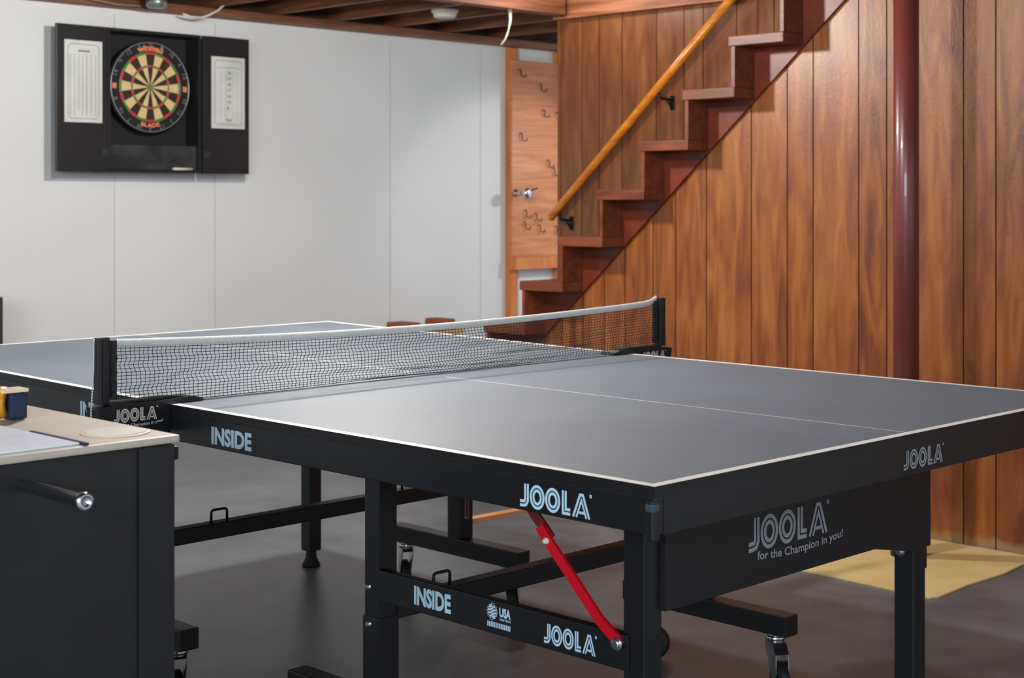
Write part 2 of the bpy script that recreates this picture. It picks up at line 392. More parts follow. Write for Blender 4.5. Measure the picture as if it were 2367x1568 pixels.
# ceiling: subfloor with joists, plate and header
b = MB(); b.box(-3.9, -2.44, -5.5, 5.4, 2.36, 2.38, M['subfloor']); b.box(-2.44, 4.6, -5.5, YP, 2.36, 2.38, M['subfloor'])
b.box(-2.44, -1.72, YP, YS, 2.36, 2.38, M['subfloor'])
ceil = struct(b.build('ceiling'))
for i in range(17):
    y = 3.86 - 0.405 * i + 0.02
    b = MB(); x1 = -2.50 if y > 0.2 else 4.5
    b.box(XW + 0.031, x1, y - 0.019, y + 0.019, ZJ + 0.037, 2.3595, M['joist']); b.build('joist', ceil)
    if y <= YP and y > 0.2:
        b = MB(); b.box(-2.42, 4.5, y - 0.019, y + 0.019, ZJ + 0.02, 2.3595, M['joist']); b.build('joist', ceil)
b = MB(); b.box(-2.499, -2.421, 0.2, 3.10, ZJ - 0.002, 2.3595, M['plate']); b.build('header_beam', ceil)
b = MB(); b.box(XW + 0.001, XW + 0.10, -5.4, 5.3, ZJ - 0.004, ZJ + 0.035, M['plate']); b.build('wall_plate', ceil)
b = MB(); b.box(XW + 0.001, XW + 0.03, -5.4, 5.3, ZJ + 0.0355, 2.3595, M['subfloor']); b.build('rim_board', ceil)
b = MB(); b.box(-2.56, 0.55, YS - 0.045, YS - 0.003, ZJ - 0.012, 2.3595, M['joist']); b.build('stair_joist', ceil)

# ============================================================ STAIRS
YE = 2.160; YF = 2.290
st = thing('staircase', (-2.4, 2.6, 0), 'reddish brown open-sided wooden staircase climbing to the right along the panelled wall', 'staircase')
X0 = -1.816; Z0 = 0.846
XB = lambda k: X0 + 0.224 * k
ks = list(range(-4, 8))
for k in ks:
    nx, zt_ = XB(k), Z0 + 0.1952 * k
    nb = XB(k + 1) + 0.030          # back of the tread = back of the next riser
    b = MB(); b.box(nx, nb, YE, YS - 0.006, zt_ - 0.040, zt_, M['stair'], bevel=0.004); b.build('tread', st)
    z_low = max(0.003, zt_ - 0.1952)
    b = MB(); b.box(nx + 0.014, nx + 0.030, YE + 0.003, YS - 0.006, z_low + 0.0005, zt_ - 0.0405, M['stair']); b.build('riser', st)
# cut stringer: saw-tooth top, straight lower edge
pts = []
xs0 = -2.46
top = []
for k in ks:
    nx = XB(k) + 0.0305; zt_ = Z0 + 0.1952 * k - 0.0405
    top.append((nx, max(0.0, zt_ - 0.1547))); top.append((nx, zt_)) if zt_ > 0 else None
    top.append((XB(k + 1) + 0.0305, zt_)) if zt_ > 0 else None
lowx = lambda z: (z - 0.711) / SL - 1.666
top = [p for i, p in enumerate(top) if i == 0 or (abs(p[0] - top[i - 1][0]) + abs(p[1] - top[i - 1][1])) > 1e-6]
end = top[-1]
poly = [(lowx(0.0), 0.0)] + [(top[-1][0] , slope(top[-1][0]))] + top[::-1]
# drop points below the lower edge
poly = [p for p in poly if p[1] >= 0]
b = MB()
# build the stringer in slices so that each is convex
for k in ks:
    xa = XB(k) + 0.0305; xb_ = XB(k + 1) + 0.0305; zt_ = Z0 + 0.1952 * k - 0.0405
    if zt_ <= 0.02: continue
    za = max(0.0, slope(xa)); zb = max(0.0, slope(xb_))
    P_ = [(xa, za), (xb_, zb), (xb_, zt_), (xa, zt_)]
    if zb >= zt_: P_ = [(xa, za), (lowx(zt_), zt_), (xa, zt_)]
    if za == 0 and zb > 0: P_ = [(xa, 0), (lowx(0), 0), (xb_, zb), (xb_, zt_), (xa, zt_)]
    b.prism(P_, 'y', YF, YP - 0.001, M['stringer'], 0.45)
b.build('stringer', st)
# handrail
A = Vector((-2.55, YS - 0.075, 1.101)); B = Vector((-1.403, YS - 0.075, 2.118)); D = (B - A)
hr = thing('handrail', A, 'varnished orange wooden handrail fixed to the wall above the stairs', 'handrail')
b = MB(); b.tube([A - D * .0, A + D * .004, A + D * .5, A + D * 1.2], 0.021, M['rail'], 16, radii=[0.017, 0.021, 0.021, 0.021]); b.build('rail', hr)
for t in (0.045, 0.62, 1.12):
    p = A + D * t
    b = MB(); b.tube([p + Vector((0, 0, -.018)), p + Vector((0.012, 0.01, -0.05)), p + Vector((0.03, 0.055, -0.055)), p + Vector((0.03, 0.074, -0.055))], 0.007, M['dark_iron'], 8)
    b.box(p.x + 0.016, p.x + 0.044, YS - 0.006, YS - 0.0005, p.z - 0.105, p.z - 0.035, M['dark_iron'], bevel=0.002)
    b.tube([p + Vector((0.03, 0.03, -0.06)), p + Vector((0.03, 0.068, -0.095))], 0.005, M['dark_iron'], 8); b.build('bracket', hr)

# ============================================================ STEEL POST
PX, PY = 0.163, 2.005
b = MB(); b.lathe([(0.0425, 0.055), (0.0425, 2.355)], (PX, PY, 0), (0, 0, 1), M['post'], 32)
po = thing('support_post', (PX, PY, 0), 'dark red painted round steel post in front of the wood panelling', 'post')
b.build('column', po)
b = MB(); b.lathe([(0.052, 0.0), (0.050, 0.05), (0.045, 0.06)], (PX, PY, 0.0005), (0, 0, 1), M['rubber'], 24); b.build('base', po)

# ============================================================ BOARD WITH HOOKS
hb = thing('hook_board', (XW, 4.26, 0), 'orange plywood board with cup hooks and a round metal knob beside the white wall', 'board')
XB0 = XW + 0.045; XB1 = XW + 0.06
b = MB(); b.box(XB0, XB1, 4.04, 4.50, 0.845, 2.046, M['plywood'], plank=.5)
for i in range(0, 30): 
    z = 1.5 + i * 0.0175; b.box(XB1, XB1 + 0.0012, 4.041, 4.499, z, z + 0.006, M['plywood'], plank=.1)
b.build('panel', hb)
b = MB(); b.box(XW + 0.002, XB0 - .0005, 4.04, 4.105, 0.0, 2.12, M['stud'])
b.build('stud', hb)
b = MB(); b.box(XW + 0.002, XB0 - .0005, 4.46, 4.50, 0.0, 2.12, M['stud']); b.build('stud', hb)
b = MB(); b.box(XB0 - .0, XB1 + 0.022, 4.04, 4.50, 0.770, 0.844, M['stud']); b.build('crosspiece', hb)
for (y, z) in ((4.10, 1.99), (4.28, 1.91), (4.44, 1.99), (4.31, 1.75), (4.43, 1.74), (4.11, 1.60), (4.35, 1.44), (4.40, 1.39), (4.15, 1.13), (4.24, 1.11), (4.14, 1.06), (4.27, 1.04), (4.42, 1.03)):
    b = MB(); x = XB1
    b.tube([(x, y, z), (x + 0.012, y, z), (x + 0.016, y, z - 0.012), (x + 0.016, y + .002, z - 0.036), (x + 0.022, y + .012, z - 0.046), (x + 0.03, y + .024, z - 0.044), (x + 0.032, y + .028, z - 0.028)], 0.0032, M['dark_iron'], 8)
    b.build('hook', hb)
b = MB(); b.lathe([(0.026, 0), (0.026, 0.006), (0.012, 0.012), (0.011, 0.05), (0.020, 0.062), (0.031, 0.082), (0.033, 0.097), (0.028, 0.110), (0.012, 0.116)], (XB1, 4.075, 1.235), (1, 0, 0), M['chrome'], 24)
b.tube([(XB1 + 0.10, 4.09, 1.25), (XB1 + 0.13, 4.13, 1.265)], 0.005, M['dark_iron'], 8)
b.build('knob', hb)

# ============================================================ DART CABINET
XC = -3.67
dc = thing('dartboard_cabinet', (XW, 1.51, 1.325), 'black open dartboard cabinet hung on the white wall with both doors folded out', 'cabinet')
z0, z1 = 1.327, 2.018
b = MB(); yl, yr = 1.250, 1.772
b.box(XW + 0.001, XW + 0.012, yl, yr, z0, z1, M['cabinet_in'])
b.box(XW + 0.012, XC - 0.001, yl, yl + 0.014, z0, z1, M['cabinet']); b.box(XW + 0.012, XC - 0.001, yr - 0.014, yr, z0, z1, M['cabinet'])
b.box(XW + 0.012, XC - 0.001, yl + .014, yr - .014, z1 - 0.014, z1, M['cabinet']); b.box(XW + 0.012, XC - 0.001, yl + .014, yr - .014, z0, z0 + 0.014, M['cabinet'])
b.build('box', dc)
b = MB(); b.box(XC - 0.03, XC - 0.018, yl + .016, yr - .016, z0 + 0.016, z0 + 0.135, M['tray'], bevel=0.003); b.build('tray', dc)
def door(name, y0, y1):
    b = MB(); b.box(XC - 0.018, XC, y0, y1, z0, z1, M['cabinet'], bevel=0.002); return b.build(name, dc)
dl = door('door', 0.984, yl - 0.002); dr = door('door', yr + 0.012, 2.062)
# outshot chart on the left door
def sheet(name, parent, y0, y1, za, zb):
    b = MB(); b.box(XC + 0.0005, XC + 0.004, y0, y1, za, zb, M['paper']); P = faceP((XC + 0.004, y0, za), (0, 1, 0), (0, 0, 1), 0.0006)
    return b, P, y1 - y0, zb - za
b, P, w, h = sheet('chart', dl, 1.022, 1.218, 1.560, 1.945)
i_ = 0.018; c_ = 0.014
b.strip([(i_ + c_, i_), (w - i_ - c_, i_), (w - i_, i_ + c_), (w - i_, h - i_ - c_), (w - i_ - c_, h - i_), (i_ + c_, h - i_), (i_, h - i_ - c_), (i_, i_ + c_)], 0.0025, M['paper_ink'], P, True)
b.strip([(w * .36, h * .87), (w * .66, h * .87)], 0.008, M['paper_ink'], P)
for cx in (.15, .26, .37, .47, .58, .70, .82):
    for r in range(34 if cx != .37 else 31):
        yy = h * .82 - r * h * .022; wd = 0.005 if cx in (.15, .58) else 0.008
        b.strip([(w * cx - wd / 2, yy), (w * cx + wd / 2, yy)], 0.0042 if cx in (.15, .58) else 0.0022, M['paper_ink'], P)
b.build('score_chart', dl)
b, P, w, h = sheet('scoreboard', dr, 1.832, 2.032, 1.556, 1.918)
b.strip([(i_ + c_, i_), (w - i_ - c_, i_), (w - i_, i_ + c_), (w - i_, h - i_ - c_), (w - i_ - c_, h - i_), (i_ + c_, h - i_), (i_, h - i_ - c_), (i_, i_ + c_)], 0.0025, M['paper_ink'], P, True)
for cx in (.28, .42, .62, .76): b.strip([(w * cx, h * .16), (w * cx, h * .80)], 0.0012, M['paper_ink'], P)
b.strip([(w * .12, h * .83), (w * .24, h * .855), (w * .5, h * .85), (w * .78, h * .855), (w * .88, h * .83)], 0.0022, M['paper_ink'], P)
for r, t in enumerate(('20', '19', '18', '17', '16', '15', 'B')):
    me = fit_text(t, 0.022 if len(t) > 1 else .012, 0.016, 0.02); y_ = h * (.76 - r * .082)
    b.mesh(me, M['paper_ink'], lambda a, c, y_=y_: P(w * .47 + a, y_ + c))
me = fit_text('Viper', 0.045, 0.018, 0.03, slant=.3); b.mesh(me, M['paper_ink'], lambda a, c: P(w * .38 + a, h * .095 + c))
b.strip([(w * .2, h * .075), (w * .78, h * .075)], 0.002, M['paper_ink'], P)
b.build('scoreboard', dr)
for y_ in (yl - 0.028, yr + 0.014):
    b = MB(); b.box(XC + .0005, XC + 0.006, y_, y_ + 0.032, z0 + 0.075, z0 + 0.112, M['tray'], bevel=0.001); b.build('catch', dc)

# the dartboard
DC = Vector((-3.722, 1.513, 1.748))
db = thing('dartboard', (XW + .012, DC.y, DC.z), 'round dartboard with red and green rings inside the black cabinet', 'dartboard')
b = MB(); b.lathe([(0.2255, 0), (0.2255, 0.030), (0.223, 0.034)], (DC.x - 0.034, DC.y, DC.z), (1, 0, 0), M['db_rim'], 64)
def P(a, c): return Vector((DC.x + 0.0008, DC.y + a, DC.z + c))
def ring_seg(r0, r1, a0, a1, m, n=4):
    for i in range(n):
        t0 = a0 + (a1 - a0) * i / n; t1 = a0 + (a1 - a0) * (i + 1) / n
        pts = [(r0, t0), (r1, t0), (r1, t1), (r0, t1)]
        if r0 == 0: pts = pts[1:] if False else [(0, t0), (r1, t0), (r1, t1)]
        b.quad([P(r * math.sin(t), r * math.cos(t)) for r, t in pts][::-1], m)
for i in range(20):
    a0 = math.radians(i * 18 - 9); a1 = a0 + math.radians(18); dk = i % 2 == 0
    bed = M['db_black'] if dk else M['db_cream']; rg = M['db_red'] if dk else M['db_green']
    ring_seg(0.016, 0.097, a0, a1, bed); ring_seg(0.097, 0.108, a0, a1, rg); ring_seg(0.108, 0.160, a0, a1, bed); ring_seg(0.160, 0.172, a0, a1, rg)
    ring_seg(0.0064, 0.016, a0, a1, M['db_green'], 1); ring_seg(0.0005, 0.0064, a0, a1, M['db_red'], 1)
b.build('face', db)
b = MB()
circ = lambda r, n=64: [(DC.x + .004, DC.y + r * math.cos(t * 2 * math.pi / n), DC.z + r * math.sin(t * 2 * math.pi / n)) for t in range(n + 1)]
b.tube(circ(0.219), 0.0024, M['wire'], 6, cap=False)
for r in (0.0975, 0.1075, 0.1605, 0.1715): b.tube(circ(r), 0.0006, M['wire'], 4, cap=False)
for i in range(20):
    a = math.radians(i * 18 - 9); b.tube([(DC.x + .002, DC.y + .016 * math.sin(a), DC.z + .016 * math.cos(a)), (DC.x + .002, DC.y + .176 * math.sin(a), DC.z + .176 * math.cos(a))], 0.0006, M['wire'], 4)
nums = [20, 1, 18, 4, 13, 6, 10, 15, 2, 17, 3, 19, 7, 16, 8, 11, 14, 9, 12, 5]
for i, n in enumerate(nums):
    a = math.radians(i * 18); me = fit_text(str(n), 0.011 * len(str(n)) + .002, 0.021, -0.01); cx = 0.0055 * len(str(n)) + .001
    def PN(u, v, a=a, cx=cx):
        u -= cx; v = v - 0.0105 + 0.203
        return Vector((DC.x + 0.004, DC.y + u * math.cos(a) + v * math.sin(a), DC.z - u * math.sin(a) + v * math.cos(a)))
    b.mesh(me, M['wire'], PN)
b.build('number_ring', db)
b = MB()
def arc_text(body, rad, ang, hgt, m, flip=False, bold=.04):
    me = fit_text(body, ang, hgt, bold)
    def PA(u, v):
        a = (u - ang / 2) / rad if not flip else math.pi - (u - ang / 2) / rad
        r = rad + v if not flip else rad + hgt - v
        return Vector((DC.x + 0.0016, DC.y + r * math.sin(a), DC.z + r * math.cos(a)))
    b.mesh(me, m, PA)
arc_text('winmau', 0.177, 0.135, 0.030, M['db_orange']); b.build('lettering', db); b = MB(); arc_text('BLADE', 0.177, 0.10, 0.020, M['db_orange'], True)
b.build('lettering', db)
for s_ in (-1, 1):
    b = MB(); b.quad([P(s_ * .198 - .012, -.014), P(s_ * .198 + .012, -.014), P(s_ * .198 + .012, .012), P(s_ * .198 - .012, .012)], M['db_orange']); b.build('emblem', db)
b = MB(); b.tube([(XC - .004, 1.612, z0 + .0215), (XC - .004, 1.722, z0 + .0215)], 0.007, M['plastic_white'], 10)
tag(b.build('chalk_stick'), 'white stick of chalk on the bottom ledge of the black dartboard cabinet', 'chalk')

# ============================================================ CEILING FITTINGS
b = MB(); b.lathe([(0.070, 0), (0.070, 0.012), (0.060, 0.020), (0.058, 0.036), (0.050, 0.042)], (-2.93, 2.745, 2.167), (0, 0, -1), M['plastic_white'], 32)
tag(b.build('smoke_detector'), 'round white smoke detector on the underside of the ceiling joists', 'smoke detector')
b = MB(); b.lathe([(0.050, 0), (0.050, 0.045), (0.042, 0.05), (0.042, 0.056)], (-3.58, 1.46, 2.175), (0, 0, -1), M['socket'], 24)
tag(b.build('junction_box'), 'round galvanised electrical box under the joists above the dartboard cabinet', 'electrical box')
b = MB(); c0 = Vector((-2.46, 2.74, 2.127))
b.tube([c0, c0 + Vector((0.004, 0, -.05)), c0 + Vector((0.002, -.006, -.10)), c0 + Vector((-.006, -.024, -.15)), c0 + Vector((-.012, -.045, -.175))], 0.0035, M['cable'], 8)
b.tube([c0 + Vector((.008, .006, 0)), c0 + Vector((0.006, .006, -.06)), c0 + Vector((-.002, -.012, -.13)), c0 + Vector((-.012, -.040, -.175))], 0.003, M['cable'], 8)
tag(b.build('pull_cord'), 'white cord hanging from the ceiling beam left of the stairs', 'cord')
b = MB(); b.tube([(-3.66, 1.66, 2.115), (-3.655, 1.70, 2.104), (-3.65, 1.76, 2.104), (-3.65, 1.80, 2.118), (-3.62, 1.84, 2.145), (-3.56, 1.87, 2.2), (-3.5, 1.88, 2.3)], 0.006, M['cable'], 8)
tag(b.build('white_cable'), 'loop of white cable stapled under the ceiling edge right of the electrical box', 'cable')
b = MB(); b.tube([(-3.66, 0.86, 2.2), (-3.66, 1.06, 2.162), (-3.665, 1.16, 2.142), (-3.67, 1.3, 2.130), (-3.66, 1.42, 2.133)], 0.006, M['hose'], 8)
tag(b.build('tan_cable'), 'tan cable sagging along the ceiling edge into the electrical box', 'cable')

# ============================================================ THINGS ALONG THE BACK WALL
b = MB(); b.box(XW + .10, XW + .36, 2.95, 3.36, 0.445, 0.47, M['pine'], bevel=.002)
sh = thing('bench', (XW + .2, 3.26, 0), 'low pale pine bench by the white wall, seen through the net', 'bench')
b.build('seat', sh)
for yy in (2.98, 3.29):
    b = MB(); b.box(XW + .12, XW + .34, yy, yy + .04, 0.0, 0.4445, M['pine']); b.build('leg', sh)
for i, (y, w_, hh, lb) in enumerate(((2.965, .11, .048, 'leftmost reddish brown brick on the pine bench'), (3.11, .11, .024, 'flat reddish brown brick in the middle of the pine bench'), (3.25, .09, .055, 'rightmost reddish brown brick on the pine bench'))):
    b = MB(); b.box(XW + .15, XW + .31, y, y + w_, 0.4705, 0.4705 + hh, M['brick'], bevel=.006); tag(b.build('brick'), lb, 'brick', 'bricks on the pine bench')
bc = thing('low_cabinet', (-3.5, .3, 0), 'edge of a low black cabinet by the white wall at the far left', 'cabinet')
b = MB(); b.box(-3.62, -3.40, 0.02, 0.584, 0.0, 0.776, M['low_cabinet_black'], bevel=.004); b.build('body', bc)
b = MB(); b.box(-3.3995, -3.392, 0.04, 0.564, 0.04, 0.756, M['low_cabinet_black'], bevel=.002); b.build('door', bc)

# things on the floor
b = MB(); bm_ = [(-0.45, 1.60), (0.0, 1.592), (0.30, 1.585), (0.50, 1.575), (0.515, 1.60), (0.505, 1.80), (0.515, 2.0), (0.498, 2.17), (0.53, 2.285), (-0.45, 2.29)]
b.prism(bm_, 'z', 0.0005, 0.006, M['cardboard'])
tag(b.build('floor_sheet'), 'yellowish bare board sheet lying on the floor against the panelled wall', 'sheet')
b = MB(); b.prism([(-1.30, 1.31), (-1.275, 1.30), (-1.262, 1.35), (-1.245, 1.70), (-1.262, 1.80), (-1.285, 1.72), (-1.295, 1.5)], 'z', 0.0, 0.014, M['copper_strip'])  # thin orange shape flat on the floor
tag(b.build('orange_strip'), 'short flat orange strip lying on the grey floor beyond the table', 'batten')

# ============================================================ TABLE TENNIS TABLE
T = thing('table_tennis_table', (0, 0, 0), 'blue-grey table tennis table with white edge lines on a black folding frame', 'table')
ZT = 0.76; HL = 1.37; HW = 0.7625; TILT = 0.011
def tilt(bm, sgn):
    if sgn < 0:
        for v in bm.verts: v.co.z += -v.co.x * TILT
for sg in (1, -1):
    xa, xb_ = (0.004, HL) if sg > 0 else (-HL, -0.004)
    b = MB(); b.box(xa, xb_, -HW, HW, ZT - 0.017, ZT, M['black_panel'])
    z = ZT + 0.0004
    def flat(x0, x1, y0, y1, m, dz=0.0): b.quad([(x0, y0, z + dz), (x1, y0, z + dz), (x1, y1, z + dz), (x0, y1, z + dz)], m)
    e = HL - 0.019
    xi0, xi1 = (0.004, e) if sg > 0 else (-e, -0.004)
    flat(xi0, xi1, -HW + 0.019, -0.0015, M['table_top']); flat(xi0, xi1, 0.0015, HW - 0.019, M['table_top'])
    c0, c1 = (0.07, e - 0.0) if sg > 0 else (-e, -0.07)
    flat(c0, c1, -0.0015, 0.0015, M['line'])
    if sg > 0: flat(0.004, 0.07, -0.0015, 0.0015, M['table_top'])
    else: flat(-0.07, -0.004, -0.0015, 0.0015, M['table_top'])
    flat(xa, xb_, -HW, -HW + 0.019, M['line']); flat(xa, xb_, HW - 0.019, HW, M['line'])
    if sg > 0: flat(e, HL, -HW + .019, HW - .019, M['line'])
    else: flat(-HL, -e, -HW + .019, HW - .019, M['line'])
    ee = 0.0006
    tilt(b.bm, sg); tp = b.build('tabletop', T)
    # steel apron
    b = MB(); za, zb = 0.683, ZT - 0.0175; t_ = 0.022; o_ = 0.002
    x0, x1 = (0.02, HL - o_) if sg > 0 else (-HL + o_, -0.02)
    b.box(x0, x1, -HW + o_, -HW + o_ + t_, za, zb, M['black'], bevel=.0025); b.box(x0, x1, HW - o_ - t_, HW - o_, za, zb, M['black'], bevel=.0025)
    for xx in ((x0, x0 + t_), (x1 - t_, x1), ((x0 + x1) / 2 - .02, (x0 + x1) / 2 + .02)):
        b.box(xx[0], xx[1], -HW + o_ + t_, HW - o_ - t_, za, zb, M['black'])
    tilt(b.bm, sg); ap = b.build('apron', T)
    if sg > 0: apron_near = ap
    else: apron_far = ap
b = MB(); b.box(0.0042, 0.013, -HW + .02, HW - .02, ZT + .0006, ZT + .0022, M['alu']); b.build('edge_strip', T)
def lettering(parent, fn):
    b = MB(); fn(b); return b.build('lettering', parent)
YA = -HW + 0.002
def word_near(b, x0, w, zc, h, body, y=YA, m=None):
    P = faceP((x0, y, zc), (1, 0, 0), (0, 0, 1), 0.0008)
    if body == 'LOGO': logo(b, P, w, h, m or M['ice'])
    else: b.mesh(fit_text(body, w, h, 0.045, slant=-0.0), m or M['ice'], P)
lettering(apron_near, lambda b: word_near(b, 1.079, 0.160, 0.690, 0.039, 'LOGO'))
lettering(apron_near, lambda b: word_near(b, 0.177, 0.142, 0.692, 0.037, 'INSIDE'))
lettering(apron_far, lambda b: word_near(b, -0.357, 0.142, 0.696, 0.037, 'INSIDE'))
XE = HL - 0.002
def word_end(b, y0, w, zc, h, x=XE, body='LOGO', bend=0.0):
    P = faceP((x, y0, zc), (0, 1, 0), (0, 0, 1), 0.0008)
    if body == 'LOGO': logo(b, P, w, h, M['grey_print'])
    else: b.mesh(fit_text(body, w, h, 0.02, bend), M['grey_print'], P)
lettering(apron_near, lambda b: word_end(b, -0.037, 0.146, 0.694, 0.036))
# corner guard
for sg, sy in ((1, -1), (1, 1), (-1, -1), (-1, 1)):
    b = MB(); cx = sg * (HL - 0.0095); cy = sy * (HW - 0.0095); dz = TILT * HL if sg < 0 else 0
    b.box(cx - .010, cx + .008, cy - .010, cy + .008, .672 + dz, .738 + dz, M['black'], bevel=.005)
    b.box(cx - .0105, cx + .0085, cy - .0105, cy + .0085, .716 + dz, .736 + dz, M['corner'], bevel=.006); b.build('corner_guard', T)

LEG = 0.0475 / 2
def leg_outer(cx, cy):
    b = MB(); b.box(cx - LEG, cx + LEG, cy - LEG, cy + LEG, 0.052, 0.6825, M['black'], bevel=.003)
    o = b.build('leg', T)
    b = MB(); b.lathe([(0.030, 0.0), (0.030, 0.006), (0.019, 0.026), (0.017, 0.045), (0.017, 0.055)], (cx, cy, 0.0), (0, 0, 1), M['rubber'], 20); b.build('foot', T)
    return o
def leg_inner(cx, cy):
    b = MB(); b.box(cx - LEG, cx + LEG, cy - LEG, cy + LEG, 0.2005, 0.6825, M['black'], bevel=.003)
    q = LEG + .003; b.box(cx - q, cx + q, cy - q, cy + q, 0.2005, 0.345, M['black'], bevel=.003)
    o = b.build('leg', T)
    for bp3 in ((cx - .005, cy - q, 0.330), (cx - .010, cy - LEG, 0.405)):
        b = MB(); bolt(b, bp3, (0, -1, 0), 0.0065, M['zinc']); b.build('bolt', o)
    if cx < 0:
        for zz in (0.26, 0.40):
            b = MB(); b.box(cx + q, cx + q + .0012, cy - .007, cy + .009, zz, zz + .085, M['alu'], bevel=.0005); b.box(cx + q + .0012, cx + q + .002, cy - .004, cy + .006, zz + .004, zz + .08, M['brown_red']); b.build('slot_plate', o)
    return o
l_a = leg_outer(1.150, -0.530); l_b = leg_outer(1.150, 0.355); leg_outer(-1.150, 0.520); leg_outer(-1.150, -0.530)
i_a = leg_inner(0.4475, -0.5305); leg_inner(0.4475, 0.530); leg_inner(-0.4475, 0.530); leg_inner(-0.4475, -0.5305)
b = MB(); bolt(b, (1.141, .355 - LEG, .447), (0, -1, 0), 0.009, M['zinc'])
b.build('bolt', l_b)
b = MB(); b.box(1.150 - .015, 1.150 + .018, .355 + LEG, .355 + LEG + .018, 0.405, 0.458, M['rubber'], bevel=.004); b.build('clip', l_b)
# end panel between the end legs
b = MB(); b.prism([(-0.512, 0.487), (0.157, 0.487), (0.30, 0.460), (0.379, 0.460), (0.379, 0.6828), (-0.512, 0.6828)], 'x', 1.1745, 1.186, M['black_panel'])
ep = b.build('end_panel', T)
lettering(ep, lambda b: word_end(b, -0.272, 0.262, 0.549, 0.062, 1.186))
lettering(ep, lambda b: word_end(b, -0.245, 0.285, 0.520, 0.021, 1.186, 'for the Champion in you!', 0.35))
# far half end panel (its back is all that could be seen)
b = MB(); b.prism([(-0.50, 0.50), (0.50, 0.50), (0.50, 0.690), (-0.50, 0.690)], 'x', -1.186, -1.1745, M['black_panel']); b.build('end_panel', T)
# logo rail low on the near side
b = MB(); b.box(0.4715, 1.142, -0.5600, -0.5545, 0.383, 0.446, M['black'], bevel=.002); b.box(0.4715, 1.142, -0.559, -0.540, 0.440, 0.446, M['black'], bevel=.001)
sr = b.build('side_rail', T); YR = -0.5600
lettering(sr, lambda b: word_near(b, 0.585, 0.107, 0.397, 0.038, 'INSIDE', YR))
lettering(sr, lambda b: word_near(b, 0.942, 0.128, 0.394, 0.036, 'LOGO', YR))
def usa(b):
    P = faceP((0.792, YR, 0.392), (1, 0, 0), (0, 0, 1), 0.0008); m = M['ice']
    cx, cy, r = 0.015, 0.033, 0.0145
    # globe with swooping bands
    for k in range(5):
        y0_ = -r + k * 2 * r / 5; pts = []
        for j in range(9):
            u = -1 + j / 4; v = y0_ + r / 5 + 0.25 * r * math.sin(u * 2.6)
            lim = math.sqrt(max(0, r * r - (v) ** 2)); pts.append((cx + u * min(lim, r), cy + v))
        b.strip(pts, r * 0.26, m, P)
    b.strip([(cx + (r - .001) * math.cos(t * math.pi / 10), cy + (r - .001) * math.sin(t * math.pi / 10)) for t in range(20)], 0.002, m, P, True)
    b.mesh(fit_text('USA', 0.030, 0.018, 0.05), m, lambda a, c: P(a + 0.034, c + 0.026))
    b.mesh(fit_text('TABLE TENNIS', 0.030, 0.0045, 0.02), m, lambda a, c: P(a + 0.034, c + 0.0195))
    for k in range(14): b.strip([(0.003 + k * .0045, 0.004), (0.003 + k * .0045 + .0005, 0.014)], 0.003, m, P)
lettering(sr, usa)
# red folding brace
def flatbar(b, pts, w, y0, y1, m):
    L_ = []; R_ = []; V2 = [Vector(p) for p in pts]
    for i, p in enumerate(V2):
        d = (V2[min(i + 1, len(V2) - 1)] - V2[max(i - 1, 0)]).normalized(); n = Vector((-d.y, d.x)) * w / 2; L_.append(p + n); R_.append(p - n)
    for i in range(len(V2) - 1): b.prism([L_[i], R_[i], R_[i + 1], L_[i + 1]], 'y', y0, y1, m)
br = MB(); flatbar(br, [(1.127, .426), (1.118, .438), (1.082, .462), (1.065, .478), (0.959, .580), (0.940, .600), (0.936, .606)], 0.020, -0.568, -0.5615, M['red'])
brace = br.build('brace', T)
br = MB(); flatbar(br, [(0.958, .585), (0.916, .624), (0.868, .672)], 0.021, -0.5610, -0.5560, M['brown_red']); br.build('brace_link', brace)  # tabletop's shade on this upper link is painted in as darker red
br = MB(); bolt(br, (1.124, -0.568, .430), (0, -1, 0), 0.010, M['zinc']); br.build('bolt', brace)
br = MB(); bolt(br, (0.955, -0.568, .582), (0, -1, 0), 0.005, M['plastic_white']); br.build('rivet', brace)
# cross bars with staple handles
for sg, (ya, yb) in ((1, (-.392, -.345)), (-1, (-.346, -.298))):
    xc = sg * 0.4475
    b = MB(); b.box(xc - .0125, xc + .0265, -.5065, .5060, 0.336, 0.376, M['black'], bevel=.003); cb = b.build('crossbar', T)
    for yy0, yy1 in ((ya, yb), (-ya - .05, -yb - .05)):
        b = MB(); zt_ = 0.3765; hgt = .030; xx = xc + .008
        b.tube([(xx, yy0, zt_ - .001), (xx, yy0, zt_ + hgt - .007), (xx, yy0 + .002, zt_ + hgt - .002), (xx, yy0 + .007, zt_ + hgt), (xx, yy1 - .007, zt_ + hgt), (xx, yy1 - .002, zt_ + hgt - .002), (xx, yy1, zt_ + hgt - .007), (xx, yy1, zt_ - .001)], .0035, M['black'], 8)
        b.build('handle', cb)
        if yy0 == ya and False: pass
# upper cross bars under the tabletop
for sg in (1, -1):
    b = MB(); xc = sg * .4475; b.box(xc - .02, xc + .02, -.5065, .5060, 0.640, 0.680, M['black']); b.build('crossbar', T)
